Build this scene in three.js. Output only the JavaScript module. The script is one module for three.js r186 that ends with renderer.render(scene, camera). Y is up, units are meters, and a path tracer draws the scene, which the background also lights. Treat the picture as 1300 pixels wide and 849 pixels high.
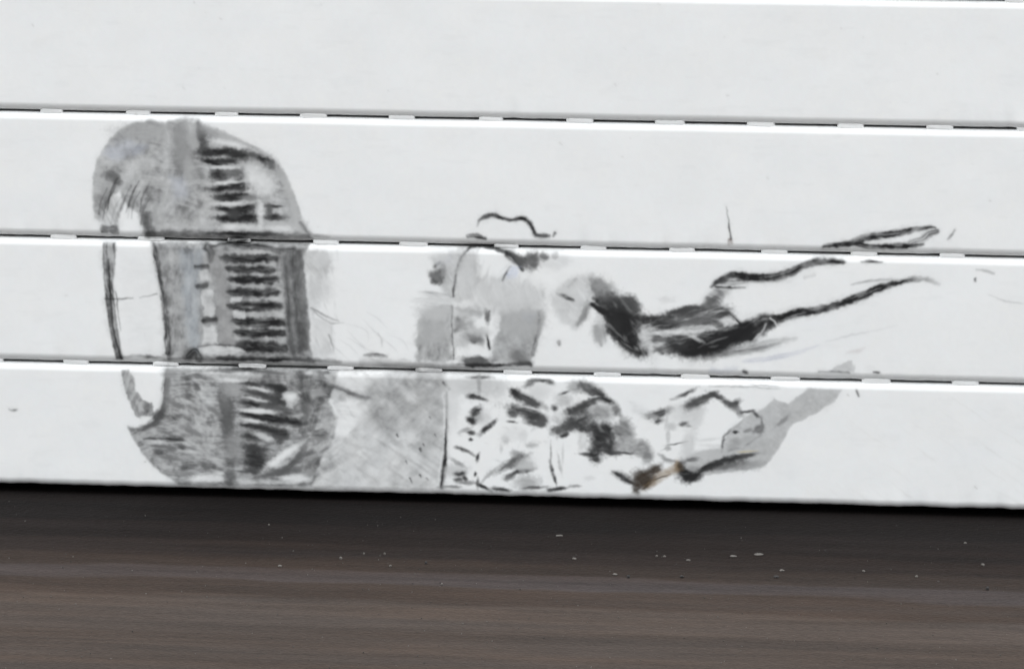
import * as THREE from 'three';

// ---------------------------------------------------------------- camera
const W = 1300, H = 849;                         // size of the photograph the pixel notes below refer to
const YAW = 0.1087, PITCH = -0.1337, ROLL = 0.00825, FOCAL = 7126, DIST = 9, EYE = 1.5;
const scene = new THREE.Scene();
const camera = new THREE.PerspectiveCamera(2 * Math.atan(H / 2 / FOCAL) * 180 / Math.PI, W / H, 0.1, 4000);
camera.position.set(DIST * Math.tan(YAW), EYE, DIST);
camera.rotation.order = 'YXZ';
camera.rotation.set(PITCH, YAW, ROLL);
camera.updateMatrixWorld(true);
const renderer = new THREE.WebGLRenderer({ antialias: true });
renderer.setSize(1024, 668);
renderer.toneMapping = THREE.LinearToneMapping;
renderer.toneMappingExposure = 2.72;
renderer.shadowMap.enabled = true;

// ---------------------------------------------------------------- sky: an even overcast, brighter towards the zenith
{
  const w = 256, h = 128, a = new Float32Array(w * h * 4);
  for (let j = 0; j < h; j++) for (let i = 0; i < w; i++) {
    const el = (j + 0.5) / h * Math.PI - Math.PI / 2, s = Math.max(0, Math.sin(el));
    const l = 1.12 * (0.36 + 0.64 * s), k = (j * w + i) * 4;
    a[k] = l * 0.985; a[k + 1] = l * 1.0; a[k + 2] = l * 1.015; a[k + 3] = 1;
  }
  const t = new THREE.DataTexture(a, w, h, THREE.RGBAFormat, THREE.FloatType);
  t.mapping = THREE.EquirectangularReflectionMapping; t.magFilter = THREE.LinearFilter; t.needsUpdate = true;
  scene.background = t; scene.environment = t;
}
// ---------------------------------------------------------------- sun: veiled, high, on the far side of the barrier
const sun = new THREE.DirectionalLight(new THREE.Color().setRGB(1, 0.965, 0.92), 1.3);
sun.position.set(1.2, 8.6, -5.2);
sun.target.position.set(0, 0, 0);
sun.castShadow = true; sun.shadow.radius = 36; sun.shadow.mapSize.set(2048, 2048);
Object.assign(sun.shadow.camera, { left: -6, right: 6, top: 6, bottom: -6, near: 0.1, far: 30 });
scene.add(sun, sun.target);

// ---------------------------------------------------------------- helpers
let seed = 20240611;
const rnd = () => { seed = (seed + 0x6D2B79F5) | 0; let t = Math.imul(seed ^ seed >>> 15, 1 | seed); t = t + Math.imul(t ^ t >>> 7, 61 | t) ^ t; return ((t ^ t >>> 14) >>> 0) / 4294967296; };
const LAT = new Float32Array(65536); for (let i = 0; i < 65536; i++) LAT[i] = rnd();
function vn(x, y) {                              // value noise 0..1
  const xi = Math.floor(x), yi = Math.floor(y), fx = x - xi, fy = y - yi, u = fx * fx * (3 - 2 * fx), v = fy * fy * (3 - 2 * fy);
  const a = xi & 255, b = (xi + 1) & 255, c = (yi & 255) << 8, d = ((yi + 1) & 255) << 8;
  const p = LAT[c | a], q = LAT[c | b], r = LAT[d | a], s = LAT[d | b];
  return p + (q - p) * u + (r - p + (p - q - r + s) * u) * v;
}
function fbm(x, y, n = 3) { let s = 0, a = 0.5, t = 0; for (let i = 0; i < n; i++) { s += a * vn(x, y); t += a; a *= 0.5; x = x * 2.03 + 17.3; y = y * 2.03 + 5.7; } return s / t; }
const ss = (a, b, x) => { const t = Math.min(1, Math.max(0, (x - a) / (b - a))); return t * t * (3 - 2 * t); };
const lin = c => c <= 10.31475 ? c / 255 / 12.92 : ((c / 255 + 0.055) / 1.055) ** 2.4;
const names = {};
const numbered = n => { const k = names[n] = (names[n] ?? -1) + 1; return k ? n + '_' + String(k).padStart(3, '0') : n; };
function mesh(name, geo, mat, parent) { const m = new THREE.Mesh(geo, mat); m.name = parent === scene ? numbered(name) : name; m.castShadow = m.receiveShadow = true; parent.add(m); return m; }

// a photo pixel gives a ray; the barrier's front plane (z = 0) or the ground (y = 0) gives the place
const RAY = new THREE.Vector3();
function ray(px, py) { return RAY.set((px - W / 2) / FOCAL, (H / 2 - py) / FOCAL, -1).applyQuaternion(camera.quaternion); }
function onWall(px, py, z = 0) { const r = ray(px, py), t = (z - DIST) / r.z; return [camera.position.x + r.x * t, EYE + r.y * t]; }
function onGround(px, py) { const r = ray(px, py), t = -EYE / r.y; return [camera.position.x + r.x * t, DIST + r.z * t]; }

// ---------------------------------------------------------------- rubber and scuff print left on the paint, drawn in metres on the wall
const TW = 2048, TH = 1024, SPAN = 1.75, PPM = TW / SPAN, X0 = -SPAN / 2;
const K = PPM / 778;                             // texels per photo pixel, for widths
const PAINT = [0.765, 0.775, 0.775];
const col = new Float32Array(TW * TH * 3), rubber = new Float32Array(TW * TH);
for (let y = 0, i = 0; y < TH; y++) for (let x = 0; x < TW; x++, i++) {
  const e = Math.min(1, Math.min(x, TW - 1 - x) / 20);
  const n = ((fbm(x / 90, y / 60, 4) - 0.5) * 0.05 + (fbm(x / 9, y / 11 + 60, 2) - 0.5) * 0.022 - 0.02 * ss(0.66, 0.8, fbm(x / 50 + 9, y / 14 + 7, 3))) * e, wm = (fbm(x / 40 + 30, y / 40, 3) - 0.5) * 0.014 * e;
  col[3 * i] = PAINT[0] * (1 + n + wm); col[3 * i + 1] = PAINT[1] * (1 + n); col[3 * i + 2] = PAINT[2] * (1 + n - wm);
}
const tp = (px, py) => { const [x, y] = onWall(px, py); return [(x - X0) * PPM, y * PPM]; };
const RUB = [0.016, 0.016, 0.017];
const G = g => Math.max(0, Math.min(1, (0.77 - lin(g)) / (0.77 - 0.016)));    // share of rubber that gives this grey
function put(i, a, c, rub) {
  if (a <= 0.002) return; if (a > 1) a = 1;
  col[3 * i] += (c[0] - col[3 * i]) * a; col[3 * i + 1] += (c[1] - col[3 * i + 1]) * a; col[3 * i + 2] += (c[2] - col[3 * i + 2]) * a;
  rubber[i] += (rub - rubber[i]) * a;
}
let mseed = 0;
const DEF = { f: 3, rough: 2, rs: 9, n: 0.4, ang: 0, sl: 26, sw: 4, c: RUB, rub: 1, lo: 0.28, hi: 0.58, mott: 0.25 };
// blob: filled patch. g = grey it leaves (0..255 on white), f = soft edge, rough = ragged edge, n = strength of streaks (length sl, width sw, direction ang in degrees)
function blob(g, pts, o = {}) {
  o = { ...DEF, ...o };
  if (!o.in && o.rub) blob(g, pts, { ...o, in: 1, a: (o.a ?? G(g)) * 0.22, f: o.f * 2.4 + 3, rough: o.rough + 3, rs: 14, n: Math.min(0.7, o.n + 0.2), mott: 0.5 }); const s0 = (mseed += 7.31), P = pts.map(p => tp(p[0], p[1])), A = o.a ?? G(g), n = P.length;
  const pad = (o.f * 1.4 + o.rough * 2) * K + 4; let x0 = 1e9, x1 = -1e9, y0 = 1e9, y1 = -1e9;
  for (const [x, y] of P) { x0 = Math.min(x0, x); x1 = Math.max(x1, x); y0 = Math.min(y0, y); y1 = Math.max(y1, y); }
  x0 = Math.max(0, Math.floor(x0 - pad)); x1 = Math.min(TW - 1, Math.ceil(x1 + pad)); y0 = Math.max(0, Math.floor(y0 - pad)); y1 = Math.min(TH - 1, Math.ceil(y1 + pad));
  const ca = Math.cos(o.ang * Math.PI / 180), sa = -Math.sin(o.ang * Math.PI / 180), R = o.rough * K * 2, rs = o.rs * K, f = (o.f * 1.35 + 0.4) * K;
  for (let y = y0; y <= y1; y++) for (let x = x0; x <= x1; x++) {
    const qx = x + (fbm(x / rs + s0, y / rs, 3) - 0.5) * R * 2, qy = y + (fbm(x / rs, y / rs + s0 + 40, 3) - 0.5) * R * 2;
    let d = 1e9, inside = false;
    for (let i = 0, j = n - 1; i < n; j = i++) {
      const ax = P[i][0], ay = P[i][1], ex = P[j][0] - ax, ey = P[j][1] - ay, wx = qx - ax, wy = qy - ay;
      let t = (wx * ex + wy * ey) / (ex * ex + ey * ey + 1e-9); t = t < 0 ? 0 : t > 1 ? 1 : t;
      const bx = wx - ex * t, by = wy - ey * t, dd = bx * bx + by * by; if (dd < d) d = dd;
      if ((ay > qy) !== (P[j][1] > qy) && qx < ex * (qy - ay) / (ey || 1e-9) + ax) inside = !inside;
    }
    d = Math.sqrt(d) * (inside ? 1 : -1);
    let m = ss(-f, f, d); if (m <= 0.003) continue;
    m = ss(0.04, 0.96, m + (fbm(x / (4.6 * K) + s0, y / (4.6 * K), 3) - 0.5) * 1.8 * m * (1 - m));
    const wp = (fbm(x / (34 * K) + s0, y / (34 * K) + 3, 2) - 0.5) * 30 * K, u = x * ca + y * sa + wp, v = -x * sa + y * ca + wp * 0.6;
    const st = ss(o.lo, o.hi, fbm(u / (o.sl * K) + s0 * 3, v / (o.sw * K) + s0, 3)), mo = fbm(x / (13 * K) + s0, y / (13 * K) - s0, 4);
    const fi = fbm(x / (4 * K) - s0, y / (4 * K) + s0, 2) - 0.5;
    put(y * TW + x, A * m * (1 - 0.7 * o.n + 0.7 * o.n * st) * (1 + o.mott * (mo - 0.5) * 3.2 + fi * 0.3), o.c, o.rub);
  }
}
// stroke: points [x, y, width, grey]; streaks run along the stroke
function stroke(pts, o = {}) {
  o = { ...DEF, f: 1.2, rough: 1, rs: 6, n: 0.35, sl: 30, sw: 2, mott: 0.28, ...o };
  if (!o.in && (o.rub ?? 1) && o.c !== PAINT && pts[0].length > 2) stroke(pts.map(p => [p[0], p[1], p[2] * 1.4 + 2, p[3]]), { ...o, in: 1, k: 0.14, f: o.f * 1.8 + 1, rough: 3, n: 0.6 }); const s0 = (mseed += 5.17);
  const raw = pts.map(p => { const [x, y] = tp(p[0], p[1]); return [x, y, p[2] * K / 2, (o.k ?? 1) * (o.a !== undefined ? o.a * (p[3] > 1 ? 1 : p[3] ?? 1) : G(p[3]))]; });
  const Q = []; const N = raw.length, at = i => raw[Math.max(0, Math.min(N - 1, i))];
  for (let i = 0; i < N - 1; i++) { const a = at(i - 1), b = at(i), c = at(i + 1), d = at(i + 2), k = N > 2 ? 6 : 1; for (let q = 0; q < k; q++) { const t = q / k; Q.push([0, 1, 2, 3].map(j => j < 2 ? 0.5 * (2 * b[j] + (c[j] - a[j]) * t + (2 * a[j] - 5 * b[j] + 4 * c[j] - d[j]) * t * t + (3 * b[j] - a[j] - 3 * c[j] + d[j]) * t * t * t) : b[j] + (c[j] - b[j]) * t)); } }
  Q.push(raw[N - 1]);
  const L = [0]; for (let i = 1; i < Q.length; i++) L.push(L[i - 1] + Math.hypot(Q[i][0] - Q[i - 1][0], Q[i][1] - Q[i - 1][1]));
  let wmax = 0, x0 = 1e9, x1 = -1e9, y0 = 1e9, y1 = -1e9;
  for (const q of Q) { wmax = Math.max(wmax, q[2]); x0 = Math.min(x0, q[0]); x1 = Math.max(x1, q[0]); y0 = Math.min(y0, q[1]); y1 = Math.max(y1, q[1]); }
  const pad = wmax * 1.3 + (o.f * 1.6 + o.rough * 2) * K + 4, f0 = (o.f * 1.3 + 0.45) * K, R = o.rough * K * 2, rs = o.rs * K;
  x0 = Math.max(0, Math.floor(x0 - pad)); x1 = Math.min(TW - 1, Math.ceil(x1 + pad)); y0 = Math.max(0, Math.floor(y0 - pad)); y1 = Math.min(TH - 1, Math.ceil(y1 + pad));
  for (let y = y0; y <= y1; y++) for (let x = x0; x <= x1; x++) {
    const qx = x + (fbm(x / rs + s0, y / rs, 2) - 0.5) * R, qy = y + (fbm(x / rs, y / rs + s0 + 40, 2) - 0.5) * R;
    let bd = -1e9, bt = 0, bs = 0, ba = 0, bw = 0;
    for (let i = 0; i < Q.length - 1; i++) {
      const a = Q[i], b = Q[i + 1], ex = b[0] - a[0], ey = b[1] - a[1], wx = qx - a[0], wy = qy - a[1];
      let t = (wx * ex + wy * ey) / (ex * ex + ey * ey + 1e-9); t = t < 0 ? 0 : t > 1 ? 1 : t;
      const dist = Math.hypot(wx - ex * t, wy - ey * t), dd = a[2] + (b[2] - a[2]) * t - dist;
      if (dd > bd) { bd = dd; bs = L[i] + t * Math.hypot(ex, ey); bt = Math.sign(ex * wy - ey * wx) * dist; ba = a[3] + (b[3] - a[3]) * t; bw = a[2] + (b[2] - a[2]) * t; }
    }
    const f = f0 + bw * 0.32; let m = ss(-f, f, bd + f * 0.1); if (m <= 0.003) continue;
    m = ss(0.04, 0.96, m + (fbm(x / (4.5 * K) + s0, y / (4.5 * K), 2) - 0.5) * 1.5 * m * (1 - m));
    const st = ss(o.lo, o.hi, fbm(bs / (o.sl * K) + s0, bt / (o.sw * K) + s0, 3)), mo = fbm(x / (9 * K) + s0, y / (9 * K), 3);
    put(y * TW + x, ba * m * (1 - o.n + o.n * st) * (1 + o.mott * (mo - 0.5) * 2), o.c, o.rub);
  }
}
// scuff: many fine smears inside a patch, all running roughly one way (angle in degrees, 0 = along the barrier, positive = rising)
function scuff(pts, count, ang, len, w, a, o = {}) {
  let x0 = 1e9, x1 = -1e9, y0 = 1e9, y1 = -1e9; for (const [x, y] of pts) { x0 = Math.min(x0, x); x1 = Math.max(x1, x); y0 = Math.min(y0, y); y1 = Math.max(y1, y); }
  for (let k = 0, tries = 0; k < count && tries < count * 20; tries++) {
    const x = x0 + (x1 - x0) * rnd(), y = y0 + (y1 - y0) * rnd(); let ins = false;
    for (let i = 0, j = pts.length - 1; i < pts.length; j = i++) if ((pts[i][1] > y) !== (pts[j][1] > y) && x < (pts[j][0] - pts[i][0]) * (y - pts[i][1]) / (pts[j][1] - pts[i][1] || 1e-9) + pts[i][0]) ins = !ins;
    if (!ins) continue; k++;
    const t = (ang + (rnd() - 0.5) * (o.turn ?? 24)) * Math.PI / 180, l = len * (0.4 + 0.9 * rnd()) / 2, dx = Math.cos(t) * l, dy = -Math.sin(t) * l, b = (rnd() - 0.5) * l * 0.35, ww = w * (0.4 + rnd() * rnd() * 2), c = rnd() < (o.pale ?? 0.4) ? PAINT : RUB;
    stroke([[x - dx, y - dy, ww * 0.4, 0.15], [x + b * Math.sin(t), y + b * Math.cos(t), ww, 0.5 + 0.5 * rnd()], [x + dx, y + dy, ww * 0.4, 0.1]], { in: 1, a, c, rub: c === RUB ? 0.8 : 0.1, f: o.f ?? 1.1, n: 0.5, sl: 12 });
  }
}
// dabs: soft smudges [u, v, half length, half width, angle, grey], read off an enlarged view whose corner is (ox, oy) and whose scale is s
function dabs(ox, oy, s, list, o = {}) {
  for (const [u, v, ru, rv, ang, g] of list) {
    const s0 = (mseed += 3.37), [cx, cy] = tp(ox + u / s, oy + v / s), share = G(g), ink = o.c ?? PAINT.map((c, k) => c + (RUB[k] - c) * share), A = o.a ?? 0.56 + 0.42 * share, rx = Math.max(1.6, ru / s * K * 1.25), ry = Math.max(1.6, rv / s * K * 1.25), wob = Math.min(6, 1.2 + 0.55 * Math.min(rx, ry) / K) * K, t = ang * Math.PI / 180, ca = Math.cos(t), sa = Math.sin(t), m = Math.max(rx, ry) * 1.7 + 5;
    for (let y = Math.max(0, Math.floor(cy - m)); y <= Math.min(TH - 1, cy + m); y++) for (let x = Math.max(0, Math.floor(cx - m)); x <= Math.min(TW - 1, cx + m); x++) {
      const n1 = fbm(x / (8 * K) + s0, y / (8 * K), 3) - 0.5, n2 = fbm(x / (8 * K), y / (8 * K) - s0, 3) - 0.5;
      const dx = x - cx + n1 * wob, dy = y - cy + n2 * wob, a = (dx * ca + dy * sa) / rx, b = (-dx * sa + dy * ca) / ry, r = Math.sqrt(a * a + b * b) * (1 + 0.5 * (fbm(x / (3.4 * K) - s0, y / (3.4 * K), 2) - 0.5));
      if (r > 1.6) continue;
      const st = fbm((dx * ca + dy * sa) / (14 * K) + s0, (-dx * sa + dy * ca) / (2.4 * K), 2);
      put(y * TW + x, A * (1 - ss(0.3, 1.45, r)) * (0.78 + 0.44 * st), ink, o.rub ?? share);
    }
  }
}
const WHT = { c: PAINT, rub: 0 };
const white = (a, pts, o = {}) => blob(0, pts, { a, ...WHT, n: 0.3, ...o });
const wline = (a, pts, o = {}) => stroke(pts.map(p => [p[0], p[1], p[2], p[3] ?? 1]), { a, ...WHT, ...o });
const BLUE = [0.42, 0.45, 0.52], GREY = [0.2, 0.2, 0.21], BROWN = [0.045, 0.03, 0.018], TAN = [0.26, 0.19, 0.115];

// --- tyre print, upper tube (its rounded top)
blob(168, [[119,277],[116.5,252],[116.5,226],[123,201],[138,178],[153,163],[171,155],[191,153],[209,157],[214,154],[232,150],[252,151],[262,163],[290,172],[313,182],[344,197],[361,221],[374,249],[382,275],[389,292],[396,303],[182,303],[184,292],[176,272],[160,262],[150,244],[138,250],[130,262],[126,282]], { f: 2.4, rough: 0.7, n: 0.3, ang: 8, sl: 40, sw: 6, mott: 0.3 });
blob(150, [[140,178],[155,163],[172,156],[192,154],[207,158],[210,180],[200,184],[170,178],[150,182]], { f: 5, n: 0.35, ang: 10, a: 0.25 });
blob(120, [[216,158],[250,154],[258,175],[250,200],[236,212],[228,232],[222,215],[219,180]], { f: 4, n: 0.5, ang: 85, sl: 50, sw: 4, a: 0.38 });
blob(0, [[136,184],[165,178],[186,184],[176,196],[140,204],[130,196]], { a: 0.4, c: BLUE, rub: 0.4, f: 6, n: 0.3 });
blob(0, [[214,226],[232,222],[238,248],[222,256]], { a: 0.35, c: BLUE, rub: 0.4, f: 6, n: 0.3 });
wline(0.5, [[208,157,3,0.4],[212,168,3,1],[214,182,2,0.3]], { f: 2 });
white(0.4, [[230,158],[246,153],[252,168],[240,172]], { f: 4 });

scuff([[125,215],[140,180],[170,158],[208,158],[256,156],[262,200],[262,296],[190,296],[180,262],[150,236]], 90, 75, 34, 4, 0.16, { turn: 50, pale: 0.5, f: 2 });
dabs(100, 130, 3.94, [[340,150,140,40,0,168],[520,260,40,100,0,150],[510,160,35,60,0,150],[545,330,20,50,0,165],[570,190,30,50,0,170],[1000,340,18,70,30,165],[1050,450,16,80,20,178],[1080,560,18,70,12,178],[1000,620,70,25,0,185],[1100,640,40,40,0,180],[620,200,20,45,15,95],[610,140,25,20,0,130],[680,150,70,16,-20,160],[760,180,50,14,-15,178],[800,215,60,12,-15,188],
[700,248,85,19,0,42],[640,255,35,15,0,52],[800,262,60,23,-5,52],[870,280,30,15,0,140],[670,298,60,15,-8,34],[740,295,50,13,0,60],[695,362,45,27,0,32],[780,358,55,24,0,112],[815,385,25,11,30,95],[720,432,70,15,4,30],[800,420,50,19,0,42],[830,410,20,20,0,70],[740,478,60,17,0,32],[800,468,50,17,0,40],[850,480,40,11,0,135],[750,540,65,13,-6,38],[820,535,55,19,10,32],[770,585,85,17,-4,28],[840,575,50,17,0,36],[770,560,25,25,0,75],[780,658,110,9,0,50],[920,660,60,9,0,90],
[920,285,50,17,-25,46],[950,310,25,20,-40,115],[970,520,40,8,0,70],[970,575,45,14,0,42],[950,545,13,30,0,105],[160,370,35,25,-30,110],[190,400,20,30,25,115],[140,430,16,40,-20,165],[200,540,10,50,-20,150],[330,600,22,40,20,125],[380,560,11,70,0,160],[130,490,10,60,-10,150]]);
dabs(100, 130, 3.94, [[740,205,75,14,-10,0],[740,402,70,7,5,0],[755,508,72,8,3,0],[790,627,105,15,0,0],[880,370,50,55,0,0],[940,420,40,45,-20,0],[905,560,14,60,0,0],[720,325,60,8,0,0],[1000,635,60,14,0,0],[250,600,45,40,0,0],[190,520,10,60,-12,0]], { a: 0.6, ...WHT });
for (let k = 0; k < 14; k++) { const x = 120 + rnd() * 60, y = 226 + rnd() * 26; stroke([[x + 12, y, 1.5, 120], [x + 4, y + 16, 2, 140], [x - 2 + rnd() * 4, y + 34, 1.2, 200]], { f: 1, n: 0.6, a: 0.4 }); }
blob(190, [[126,250],[150,252],[150,292],[127,292]], { f: 6, n: 0.6, ang: 75, sl: 30, sw: 3 });
blob(130, [[127,287],[148,287],[148,296],[128,297]], { f: 1.8, n: 0.3 });
blob(120, [[181,270],[190,268],[196,300],[180,300]], { f: 4, n: 0.6, ang: 80, a: 0.4 });
white(0.3, [[208,283],[240,280],[258,286],[250,292],[212,292]], { f: 5 });
blob(140, [[180,292],[282,293],[392,296],[398,303],[300,304],[182,302]], { f: 3, n: 0.35, a: 0.35, sl: 60 });
stroke([[380,283,3,170],[392,296,3,140],[404,300,3,150],[418,300,2,200]], { f: 2 });
// --- tyre print, middle tube
blob(130, [[129,308],[146,308],[146,330],[143,360],[146,400],[152,440],[156,457],[146,457],[140,430],[134,396],[130,350]], { f: 1.4, rough: 0.5, n: 0.45, ang: 82, sl: 60, sw: 3 });
stroke([[137,330,1.6,100],[139,370,2.4,80],[142,410,2,90],[148,440,2.4,90],[153,456,3,90]], { f: 1, n: 0.5 });
stroke([[146,370,1,130],[149,396,1.2,120],[152,420,1,180]], { f: 0.8 });
stroke([[132,379,1,160],[150,380,1.4,110],[168,379,1,170]], { f: 0.7 });
stroke([[176,378,1,190],[198,374,1.2,170]], { f: 0.8, n: 0.6 });
blob(228, [[150,320],[190,318],[206,450],[158,452]], { f: 8, n: 0.8, sl: 10, sw: 5, a: 0.05 });
stroke([[150,454,3,150],[170,452,3,190],[186,453,4,140],[206,455,3,180]], { f: 2, n: 0.6 });
blob(158, [[191,308],[260,308],[268,312],[288,308],[392,309],[384,330],[388,360],[391,400],[394,440],[396,458],[212,458],[210,445],[208,412],[201.5,361],[196,335]], { f: 2, rough: 1, n: 0.2, ang: 85, sl: 50, sw: 8, mott: 0.22 });
stroke([[193,311,5,105],[198,332,6,100],[203,361,5,110],[208,390,5,105],[210,412,7,100],[212,436,8,100],[213,448,8,85]], { f: 3, n: 0.6, sl: 14 });
scuff([[196,312],[258,312],[256,450],[214,450]], 70, 84, 40, 4, 0.16, { pale: 0.5, f: 1.8 });
scuff([[384,316],[426,316],[430,454],[396,454]], 40, -58, 22, 2.4, 0.18, { turn: 60 });
blob(0, [[226,318],[256,316],[252,350],[250,400],[252,446],[238,440],[232,380]], { a: 0.42, c: [0.36, 0.4, 0.44], rub: 0.6, f: 6, n: 0.4, ang: 88 });
blob(130, [[232,314],[244,318],[242,324],[232,322]], { f: 3, a: 0.4 });
white(0.45, [[250,344],[264,344],[266,357],[252,357]], { f: 2 });
white(0.5, [[255,369],[269,370],[272,403],[257,402]], { f: 2.2 });
white(0.5, [[256,414],[273,414],[276,437],[257,438]], { f: 2.2 });
stroke([[247,339,4,120],[262,338,5,100]], { f: 1.5 }); stroke([[250,364,6,120],[260,363,7,105]], { f: 1.8 }); stroke([[258,407,6,100],[272,406,7,90]], { f: 1.8 });
blob(166, [[266,320],[284,318],[288,340],[290,372],[294,410],[300,438],[280,438],[276,400],[271,360]], { a: 0.55, c: [0.33, 0.33, 0.33], f: 3, n: 0.15, ang: 85 });
stroke([[262,314,9,110],[268,322,8,130],[267,332,4,160]], { f: 2.5, n: 0.4 });
white(0.3, [[284,318],[350,316],[356,340],[362,400],[364,446],[312,448],[300,430],[294,390],[290,350]], { f: 4, n: 0.25 });
blob(190, [[346,318],[372,316],[380,400],[384,450],[362,450],[358,380]], { f: 4, n: 0.5, ang: 85, a: 0.35 });
stroke([[268,313,6,130],[288,309,6,70],[304,312,8,50],[330,314,6,70],[350,317,4,90],[372,316,5,120]], { f: 1.8, n: 0.4 });
stroke([[292,304,4,90],[302,302,4,60],[312,305,5,70],[302,309,8,45]], { f: 1.4 });
for (const [x0, x1, y, w, d] of [[281, 349, 329, 9.5, 0], [288, 347, 342.5, 9, 0], [291, 351, 356, 9.5, 0], [289, 352, 372, 10, 0], [291, 355, 389.5, 11.5, 0], [295, 358, 409, 11.5, 1], [299, 359, 423, 10.5, 1], [302, 360, 440, 14, 3]])
  stroke([[x0 - 2, y - 1.5, w * 0.35, 130], [x0 + 8, y - 0.5, w * 0.95, 50], [x0 + 24, y + rnd() * 2 - 1, w * 1.1, 22], [(x0 + x1) / 2 + 6, y + rnd() * 2.4 - 1, w * 0.95, 26], [x1 - 12, y + d * 0.5 + rnd() * 2 - 1, w, 36], [x1, y + d, w * 0.6, 95]], { f: 2.1, rough: 2, n: 0.22, sl: 16, sw: 3, mott: 0.14 });
scuff([[284,318],[352,316],[362,450],[304,450]], 50, 2, 22, 3, 0.25, { pale: 0.5, turn: 14 });
blob(120, [[300,322],[312,322],[318,450],[308,450]], { f: 4, n: 0.6, ang: 85, a: 0.22 });
white(0.5, [[292,377],[306,377],[306,384],[294,384]], { f: 1.5 }); white(0.5, [[296,395],[310,395],[308,404],[297,404]], { f: 1.8 });
blob(132, [[366,316],[383,316],[386,350],[390,400],[394,446],[378,448],[374,400],[370,350]], { a: 0.45, f: 3, rough: 0.8, n: 0.35, ang: 84, sl: 40, sw: 3 });
stroke([[362,340,3,180],[365,380,3,170],[366,410,4,165],[372,452,3,170]], { f: 2.4, n: 0.6 });
blob(196, [[384,318],[414,316],[420,340],[410,360],[402,390],[396,400],[390,360]], { f: 6, n: 0.55, ang: 70, sl: 22, sw: 7 });
blob(206, [[394,400],[420,410],[426,452],[396,454]], { f: 6, n: 0.6, ang: 60, sl: 20, sw: 6 });
stroke([[394,391,1,150],[410,400,2,140],[430,408,1,190]], { f: 0.9 }); stroke([[398,396,1,170],[418,410,1.4,160],[436,410,0.8,210]], { f: 0.8 }); stroke([[417,425,1.5,180],[421,436,2,165],[423,446,1,200]], { f: 1 });
white(0.55, [[252,442],[276,438],[304,441],[312,448],[270,452],[254,450]], { f: 2.5 });
stroke([[250,441,1.4,170],[270,438,1.6,140],[300,440,1.6,150]], { f: 1 });
stroke([[238,452,12,110],[247,446,8,90],[252,456,8,120]], { f: 2.5, n: 0.5 });
stroke([[276,456,5,120],[310,456,5,45],[350,457,5,35],[366,456,4,80],[420,459,5,130],[432,460,3,180]], { f: 1.6, n: 0.3 });
blob(150, [[205,452],[290,452],[400,455],[400,464],[206,462]], { f: 3, a: 0.35, n: 0.5, sl: 50 });
// --- tyre print, bottom tube
blob(150, [[152,470],[163,470],[172,496],[181,508],[195,515],[191,527],[176,530],[168,524],[160,503]], { f: 2, n: 0.35, ang: -65, sl: 40, sw: 4 });
white(0.35, [[172,508],[180,512],[182,524],[174,524]], { f: 3 });
blob(152, [[211,470],[300,467],[380,469],[428,471],[424,490],[416,510],[428,530],[424,556],[412,574],[404,590],[400,604],[396,618],[226,617],[212,607],[194,592],[179,575],[167,554],[161,541],[179,545],[194,536],[204,519],[207,496]], { f: 2.2, rough: 0.8, n: 0.32, ang: -6, sl: 46, sw: 3.4, mott: 0.35 });
stroke([[211,474,4,100],[208,496,5,105],[206,515,6,100],[199,530,9,95],[188,541,6,120],[176,545,3,170]], { f: 3.2, n: 0.55 });
for (let k = 0; k < 46; k++) { const x = 176 + rnd() * 170, y = 548 + rnd() * 58, l = 14 + rnd() * 36; if (x < 167 + (y - 550) * 0.8) continue; stroke([[x, y, 1, 0.2], [x + l / 2, y + 1 + rnd() * 4, 2 + rnd() * 2, 1], [x + l, y + rnd() * 6, 1, 0.2]], { a: 0.3, c: rnd() < 0.4 ? PAINT : RUB, f: 1.2, n: 0.5 }); }
stroke([[181,557,1.5,130],[200,557,2.4,80],[220,558,2,90],[232,560,1.2,140]], { f: 1 });
blob(110, [[278,490],[292,500],[294,552],[282,548]], { f: 4, n: 0.6, ang: 80, a: 0.5 }); blob(100, [[274,520],[284,520],[282,548],[276,545]], { f: 3, n: 0.5, ang: 80, a: 0.4 });
for (let k = 0; k < 16; k++) { const x = 226 + rnd() * 50, y = 478 + rnd() * 66; stroke([[x, y, 1.5, 0.3], [x + 6 + rnd() * 6, y + 12, 3, 1], [x + 10, y + 24, 1.5, 0.2]], { a: 0.25, c: rnd() < 0.5 ? PAINT : RUB, f: 2, n: 0.5 }); }
white(0.5, [[258,474],[290,474],[330,478],[300,484],[268,482]], { f: 4, n: 0.5 });
scuff([[226,475],[300,475],[304,600],[236,606],[190,560],[205,530]], 150, -22, 30, 3, 0.24, { turn: 40, pale: 0.5, f: 1.4 });
blob(60, [[306,480],[356,484],[368,530],[350,556],[326,596],[308,590]], { a: 0.3, f: 8, n: 0.5, ang: -8, sl: 30, sw: 5 });
blob(70, [[276,476],[292,476],[298,560],[300,606],[286,606],[280,540]], { a: 0.3, f: 5, n: 0.5, ang: 84, sl: 40, sw: 4 });
scuff([[300,480],[380,480],[392,560],[340,600],[304,590]], 90, -10, 26, 3.4, 0.3, { turn: 30, pale: 0.45, f: 1.6 });
scuff([[376,474],[428,474],[420,520],[426,556],[402,600],[376,606],[386,560]], 90, 35, 26, 4, 0.26, { turn: 90, pale: 0.5, f: 1.8 });
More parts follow.
